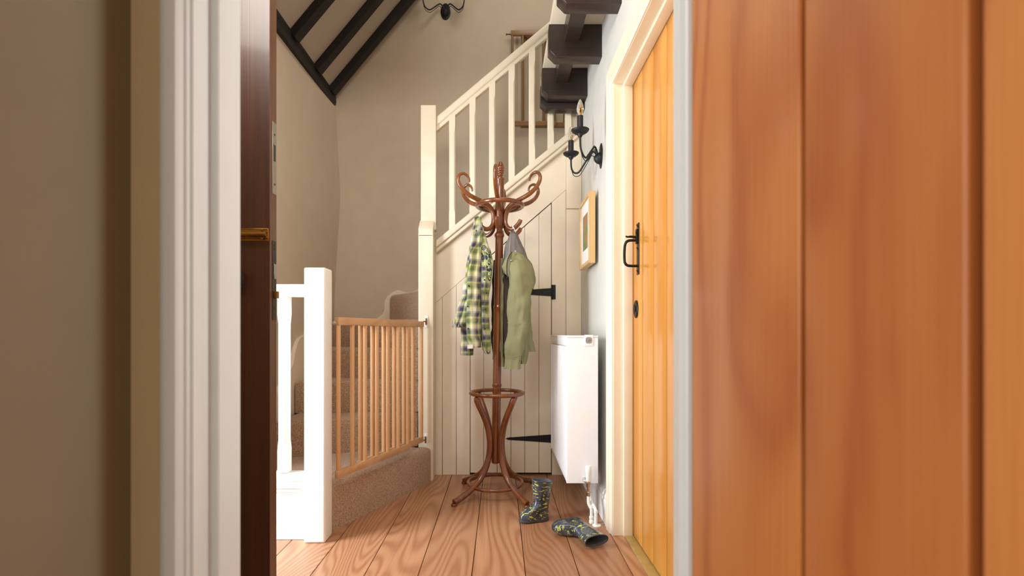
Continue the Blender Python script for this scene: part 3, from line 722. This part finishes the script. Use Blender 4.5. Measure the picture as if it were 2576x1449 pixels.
bm = B(); lathe(bm, [(.020, 0), (.020, .004), (.010, .006)], (vx+.032, vy-.032, 0), 18); obj('floor_collar', bm, 'white', pp)

# ---------------------------------------------------------------- coat stand
SX, SY_ = -.028, 2.755
cs = thing('coat_stand', 'brown bentwood coat stand with curled hooks in the middle of the hall', 'coat stand', (SX, SY_, 0))
lean = .0165
S = lambda x, y, z: Vector((SX+x+lean*z, SY_+y, z))
bm = B(); lathe(bm, [(.014, .172), (.022, .176), (.0240, .20), (.0238, .56), (.0238, .600), (.0262, .603), (.0265, .614), (.0240, .617), (.0232, .62), (.0238, 1.0), (.0240, 1.035), (.0262, 1.038), (.0262, 1.048), (.0238, 1.052), (.0232, 1.06), (.0225, 1.420),
              (.0225, 1.432), (.0265, 1.438), (.0275, 1.446), (.0262, 1.454), (.0190, 1.462), (.0158, 1.472), (.0170, 1.480), (.0235, 1.492), (.0275, 1.510), (.0280, 1.535), (.0262, 1.60), (.0220, 1.70), (.0225, 1.752), (.0245, 1.757), (.0245, 1.763), (.0205, 1.767), (.0125, 1.771),
              (.0115, 1.777)], (SX, SY_, 0), 28, shear=lean)
obj('pole', bm, 'bentwood', cs)
obj('finial', lathe(B(), [(.0115, 1.776), (.0165, 1.781), (.0172, 1.785), (.0160, 1.789), (.0195, 1.793), (.0203, 1.797), (.0190, 1.801), (.0222, 1.805), (.0232, 1.810), (.0215, 1.815), (.0235, 1.820), (.0225, 1.828), (.0175, 1.838), (.0125, 1.845), (.0105, 1.852), (.005, 1.858), (.001, 1.859)], (SX, SY_, 0), 28, shear=lean), 'bentwood', cs)
def ring(name, r, z, rad):
    pts = [S(r*math.cos(a), r*math.sin(a), z) for a in [2*PI*k/56 for k in range(56)]]
    obj(name, tube(B(), pts, rad, 14, closed=True), 'bentwood', cs)
ring('hat_ring', .1265, 1.612, .0122); ring('umbrella_ring', .1455, .566, .0108); ring('base_ring', .150, .066, .0102)
for az, fr_ in ((-138, .285), (-52, .272), (42, .30), (134, .268)):
    a = math.radians(az); cc, ss = math.cos(a), math.sin(a)
    prof = [(.149, .553), (.132, .515), (.100, .460), (.068, .395), (.050, .330), (.045, .275), (.052, .215), (.074, .155), (.115, .100), (.175, .060), (.232, .034), (fr_, .019)]
    pts = spline([S(r*cc, r*ss, z) for r, z in prof], 6)
    m_ = len(pts); rads = [.0165 if 3 < i < m_-8 else (.010+.0065*min(1, i/3) if i <= 3 else .0165) for i in range(m_)]
    leg = obj('leg', tube(B(), pts, rads, 14), 'bentwood', cs)
    obj('foot_pad', lathe(B(), [(.015, 0), (.016, .002), (.016, .010), (.013, .014)], S(fr_*cc, fr_*ss, 0)-Vector((0, 0, 0)), 18), 'bentwood', leg)
HK = [(.137, 1.518), (.126, 1.500), (.106, 1.482), (.082, 1.473), (.057, 1.482), (.040, 1.508), (.0375, 1.545), (.045, 1.578), (.066, 1.603), (.100, 1.620), (.145, 1.634), (.192, 1.653), (.230, 1.682), (.250, 1.716), (.247, 1.745), (.226, 1.761), (.203, 1.755), (.189, 1.738), (.186, 1.720)]
for k in range(6):
    a = math.radians(-90+60*k)
    a = math.radians((-96, -32, 28, 84, 150, 206)[k])
    cc, ss = math.cos(a), math.sin(a)
    dz = 0
    dz = -.02 if k in (2, 3, 4) else 0
    pts = spline([S(r*cc, r*ss, z+dz*max(0, min(1, (1.57-z)/.05))) for r, z in HK], 6); m_ = len(pts)
    rads = []
    for i in range(m_):
        q = i/(m_-1); r_ = .0122
        if q < .02: r_ = .0105
        if q > .6: r_ = .0122-.0068*((q-.6)/.4)
        rads.append(r_)
    obj('hook', tube(B(), pts, rads, 14), 'bentwood', cs)
bm = B()
lathe(bm, [(.0022, 0), (.0022, -.002)], S(-.002, -.0505, 1.548), 10, 'y'); obj('screw_hole', bm, 'hole', cs)

# ---------------------------------------------------------------- hanging clothes
def garment(levels, Yc, amp=.006, folds=5, n=72, ph=0, p=2.6, crumple=.009):
    """levels: (py, px_left, px_right, depth); cross-sections with fold ripples, open folded-in hem"""
    L = []
    for i in range(len(levels)-1):
        a, b2 = levels[i], levels[i+1]; m = max(2, int(abs(b2[0]-a[0])/7))
        for j in range(m):
            t = j/m; ts = t*t*(3-2*t)*.5+t*.5
            L.append([a[q]+(b2[q]-a[q])*(t if q == 0 else ts) for q in range(4)])
    L.append(list(levels[-1]))
    rings = []; rr = random.Random(int(ph*100)+folds)
    ks = [(folds, 1.0, rr.random()*6), (folds*2-1, .5, rr.random()*6), (3, .6, rr.random()*6)]
    for i, (py, xl, xr, dp) in enumerate(L):
        yc = Yc(py) if callable(Yc) else Yc
        cx = (xl+xr)/2; hw = (xr-xl)/2; c0 = P(cx, py, yc); hw = hw/F*yc
        s = i/len(L); ring_ = []
        for j in range(n):
            a = 2*PI*j/n; ca, sa = math.cos(a), math.sin(a)
            r = (abs(ca)**p+abs(sa)**p)**(-1/p)
            dd = sum(w2*(1-2*abs(math.sin((k2*a+f2+ph+s*(1.6 if k2 != 3 else -2.4))/2))**.8) for k2, w2, f2 in ks)*amp*1.5*min(1, s*3+.15)
            cr = (math.sin(s*17+a*2+ph+2*math.sin(a*3))+.6*math.sin(s*41-a*3))*amp*.4
            ring_.append(Vector((c0.x+ca*r*(hw-amp*.6)+ca*dd*.3, yc+sa*r*dp/2+sa*(dd+cr)*1.0, c0.z)))
        rings.append(ring_)
    off = Vector((ph*3, folds, ph))
    for i, r in enumerate(rings):
        c0 = sum(r, Vector())/n; wgt = min(1, i/6)
        for j, v in enumerate(r):
            q = Vector((v.x*14, v.y*14, v.z*9))+off; q2 = Vector((v.x*34, v.y*34, v.z*26))+off
            e = (abs(mnoise.noise(q))*1.6-.35+.35*mnoise.noise(q2))*crumple*wgt
            d = (v-c0); d.z = 0
            if d.length > 1e-5: r[j] = v+Vector((d.x*.25, d.y, 0)).normalized()*e
    last = rings[-1]; cen = sum(last, Vector())/n
    for k2, up in ((.93, 0), (.90, .012), (.88, .05)):
        rings.append([cen+(v-cen)*k2+Vector((0, 0, up)) for v in last])
    return rings
def cloth(name, levels, m, par, **k):
    bm = B(); loft(bm, garment(levels, **k)); return obj(name, bm, m, par)

sh = thing('plaid_shirt', 'green yellow and navy plaid child shirt hanging on the left of the coat stand', 'shirt', tuple(P(1200, 890, 2.70)))
cloth('left_front', [(543, 1196, 1203, .012), (549, 1191, 1212, .026), (575, 1187, 1214, .05), (610, 1181, 1215, .075), (650, 1177, 1214, .09), (690, 1173, 1211, .10), (740, 1171, 1211, .105), (800, 1170, 1213, .11), (850, 1171, 1213, .11), (874, 1175, 1212, .105)], 'plaid', sh, Yc=2.685, amp=.006, folds=3, ph=.4)
cloth('right_front', [(560, 1203, 1215, .02), (600, 1203, 1224, .05), (635, 1206, 1236, .07), (665, 1207, 1240, .085), (700, 1208, 1238, .09), (750, 1208, 1231, .09), (800, 1208, 1233, .09), (850, 1209, 1236, .09), (880, 1212, 1234, .08), (890, 1220, 1231, .06)], 'plaid', sh, Yc=2.700, amp=.006, folds=4, ph=1.7)
cloth('printed_lining', [(618, 1208, 1222, .03), (640, 1208, 1236, .06), (665, 1209, 1240, .075), (690, 1214, 1240, .075), (712, 1222, 1236, .05)], 'print', sh, Yc=2.688, amp=.003, folds=3, ph=2.2)
cloth('sleeve', [(620, 1179, 1200, .05), (680, 1172, 1196, .07), (740, 1162, 1190, .075), (780, 1150, 1186, .07), (810, 1139, 1180, .065), (824, 1135, 1168, .055)], 'plaid', sh, Yc=2.735, amp=.005, folds=4, ph=3.0)
cloth('sleeve', [(640, 1180, 1205, .05), (740, 1166, 1200, .06), (820, 1158, 1195, .065), (870, 1157, 1192, .06), (894, 1158, 1190, .05)], 'plaid', sh, Yc=2.80, amp=.005, folds=4, ph=4.1)
for px, py in ((1179, 719), (1176.5, 771), (1178, 827), (1224, 737), (1221, 778), (1220, 827), (1219, 704), (1198, 580)):
    Yb = 2.628 if px < 1200 else 2.645
    if py == 580: Yb = 2.652
    q = P(px, py, Yb); obj('button', lathe(B(), [(.0042, .006), (.0045, 0), (.003, -.0015)], q, 12, 'y'), 'navy', sh)
bm = B(); a = P(1176, 867, 2.628); b2 = P(1190, 877, 2.632); box(bm, (a.x, 2.622, b2.z), (b2.x, 2.625, a.z), .0005, 1); obj('label_tag', bm, 'white_tape', sh)

jk = thing('jacket', 'olive green cotton child jacket with grey hood lining hanging right of the coat stand', 'jacket', tuple(P(1300, 930, 2.70)))
cloth('hood', [(583, 1283, 1300, .03), (592, 1280, 1305, .05), (615, 1273, 1316, .08), (640, 1267, 1326, .105), (665, 1262, 1333, .115), (690, 1262, 1338, .11)], 'grey_lining', jk, Yc=2.735, amp=.003, folds=2, ph=.9)
cloth('body', [(640, 1268, 1322, .06), (665, 1262, 1338, .10), (700, 1256, 1346, .13), (735, 1252, 1338, .14), (780, 1248, 1334, .14), (840, 1244, 1342, .14), (884, 1240, 1347, .13)], 'olive', jk, Yc=2.790, amp=.004, folds=2, ph=2.0, crumple=.014)
cloth('lining', [(655, 1240, 1278, .05), (710, 1236, 1282, .08), (780, 1235, 1280, .09), (850, 1236, 1280, .09), (905, 1238, 1276, .08)], 'dark_lining', jk, Yc=2.83, amp=.005, folds=4, ph=2.6)
cloth('front_panel', [(650, 1258, 1274, .03), (680, 1256, 1273, .05), (720, 1257, 1271, .07), (780, 1257, 1270, .07), (840, 1257, 1269, .07), (900, 1258, 1270, .065), (922, 1258, 1272, .06)], 'olive', jk, Yc=2.745, amp=.004, folds=3, ph=3.3)
cloth('lining', [(670, 1262, 1284, .03), (720, 1262, 1286, .06), (800, 1263, 1287, .06), (860, 1263, 1282, .06), (895, 1264, 1278, .05)], 'dark_lining', jk, Yc=2.742, amp=.002, folds=2, ph=2.9)
cloth('collar_flap', [(634, 1286, 1304, .03), (642, 1276, 1318, .06), (655, 1270, 1330, .085), (672, 1268, 1337, .095), (690, 1274, 1342, .10), (715, 1300, 1346, .09), (728, 1318, 1343, .07)], 'olive', jk, Yc=2.690, amp=.004, folds=2, ph=5.2, crumple=.02)
cloth('sleeve', [(655, 1280, 1322, .05), (680, 1276, 1333, .085), (720, 1279, 1340, .10), (770, 1280, 1336, .10), (820, 1276, 1330, .095), (870, 1270, 1322, .09), (905, 1268, 1314, .085), (928, 1266, 1308, .08)], 'olive', jk, Yc=2.672, amp=.004, folds=2, ph=1.1, crumple=.016)
cloth('sleeve', [(740, 1300, 1330, .06), (820, 1300, 1330, .07), (880, 1299, 1328, .07), (915, 1300, 1325, .06)], 'olive', jk, Yc=2.735, amp=.003, folds=2, ph=4.4)
bm = B(); tube(bm, spline([P(1291, 575, 2.685), P(1290, 571, 2.69), P(1289, 568, 2.705)], 3)+[], .003, 8); tube(bm, spline([P(1297, 584, 2.70), P(1294, 577, 2.688), P(1291, 571, 2.685), P(1289, 566, 2.70), P(1287, 570, 2.72), P(1286, 584, 2.73)], 4), .0028, 8); obj('hanging_loop', bm, 'white_tape', jk)
bm = B(); tube(bm, [P(1285, 590, 2.688), P(1283, 610, 2.676), P(1281, 636, 2.664), P(1279, 655, 2.652)], .003, 8); obj('zip', bm, 'steel', jk)
bm = B(); tube(bm, spline([P(1288, 634, 2.655), P(1279, 648, 2.645), P(1275, 668, 2.640), P(1276, 700, 2.640)], 5), .0028, 8); obj('piping', bm, 'dark_lining', jk)
for px, py in ((1285, 655), (1296, 632)):
    obj('snap_fastener', lathe(B(), [(.0055, .006), (.0055, 0), (.0035, -.002)], P(px, py, 2.640), 14, 'y'), 'chrome', jk)
bm = B(); tube(bm, [P(1276, 812, 2.622), P(1300, 815, 2.6205), P(1326, 813, 2.627)], .0011, 6); obj('sleeve_seam', bm, 'olive_light', jk); bm = B(); tube(bm, [P(1270, 895, 2.626), P(1292, 897, 2.624), P(1313, 893, 2.63)], .0009, 6); obj('sleeve_seam', bm, 'olive_light', jk)

# ---------------------------------------------------------------- wellington boots
def boot(label, mat4, squash=1.0):
    t = thing('wellington_boot', label, 'boot', tuple(mat4 @ Vector((0, 0, 0))), 'pair of child wellington boots')
    # local: +x toe, +z up the shaft. levels (z, x_heel, x_toe, halfwidth)
    lv = [(.010, -.040, .108, .031), (.020, -.041, .111, .0325), (.034, -.041, .110, .0325), (.046, -.041, .100, .0315), (.058, -.040, .080, .0305), (.070, -.040, .058, .0300),
          (.084, -.040, .042, .0295), (.100, -.041, .037, .0295), (.125, -.044, .041, .0330), (.152, -.048, .046, .0360), (.180, -.053, .049, .0375), (.194, -.056, .051, .0380), (.198, -.056, .051, .0380)]
    L = []
    for a, b2 in zip(lv, lv[1:]):
        for j in range(4):
            s = j/4; L.append([a[q]+(b2[q]-a[q])*s for q in range(4)])
    L.append(list(lv[-1])); rings = []; n = 48
    def sect(z, xh, xt, hw, inset=0):
        r = []; cx = (xh+xt)/2; hl = (xt-xh)/2-inset; sq = 1-(1-squash)*min(1, max(0, (z-.06)/.12))
        for j in range(n):
            a = 2*PI*j/n; ca, sa = math.cos(a), math.sin(a)
            waist = 1-.16*math.exp(-((ca-.0)/.35)**2)*(1 if z < .05 else max(0, 1-(z-.05)/.03))
            rr = (abs(ca)**2.4+abs(sa)**2.4)**(-1/2.4)
            wob = (1+.02*math.sin(3*a+z*60)) if z > .05 else 1
            dz = 0
            if z > .18: dz = .006*ca*(z-.18)/.018
            r.append(mat4 @ Vector((cx+ca*rr*hl*wob*(1+(1-sq)*.16), sa*rr*(hw-inset)*waist*wob*sq, z+dz)))
        return r
    for z, xh, xt, hw in L: rings.append(sect(z, xh, xt, hw))
    for z, ins in ((.198, .003), (.18, .004), (.15, .004), (.10, .006)):
        q = min(L, key=lambda l: abs(l[0]-z)); rings.append(sect(z, q[1], q[2], q[3], ins))
    nout = len(L); bm = B(); loft(bm, rings[:nout+1], cap1=False)
    up = obj('upper', bm, 'boot', t)
    bm = B(); loft(bm, rings[nout:], cap0=False); obj('inner_lining', bm, 'boot_inside', t)
    bm = B(); sl = []
    for z, ins in ((0, .004), (.003, -.0015), (.010, -.002), (.014, -.0015), (.015, .002)):
        q = sect(z, -.041, .111, .0325, ins); sl.append(q)
    loft(bm, sl); so = obj('sole', bm, 'boot_sole', t)
    bm = B()
    tube(bm, rings[nout-1][:], .0022, 8, closed=True); obj('top_rim', bm, 'boot_sole', t)
    return t
hx = P(1368, 1305, 2.375)
m1 = Matrix.Translation((.194, 2.372, 0)) @ Matrix.Scale(.97, 4) @ Matrix.Rotation(math.radians(180+20), 4, 'Z') @ Matrix.Rotation(math.radians(-2), 4, 'Y')
boot('dark child wellington boot with yellow bat print standing upright beside the coat stand', m1)
sdir = Vector((.33, -.944, 0)).normalized(); fdir = Vector((-.944, -.33, 0)).normalized()
m2 = Matrix(((fdir.x, 0, sdir.x, .335), (fdir.y, 0, sdir.y, 2.244), (0, 1, 0, .034), (0, 0, 0, 1)))
m2.col[1] = Vector((*(sdir.cross(fdir)), 0))
boot('dark child wellington boot with yellow bat print lying on its side near the door frame', m2, .55)
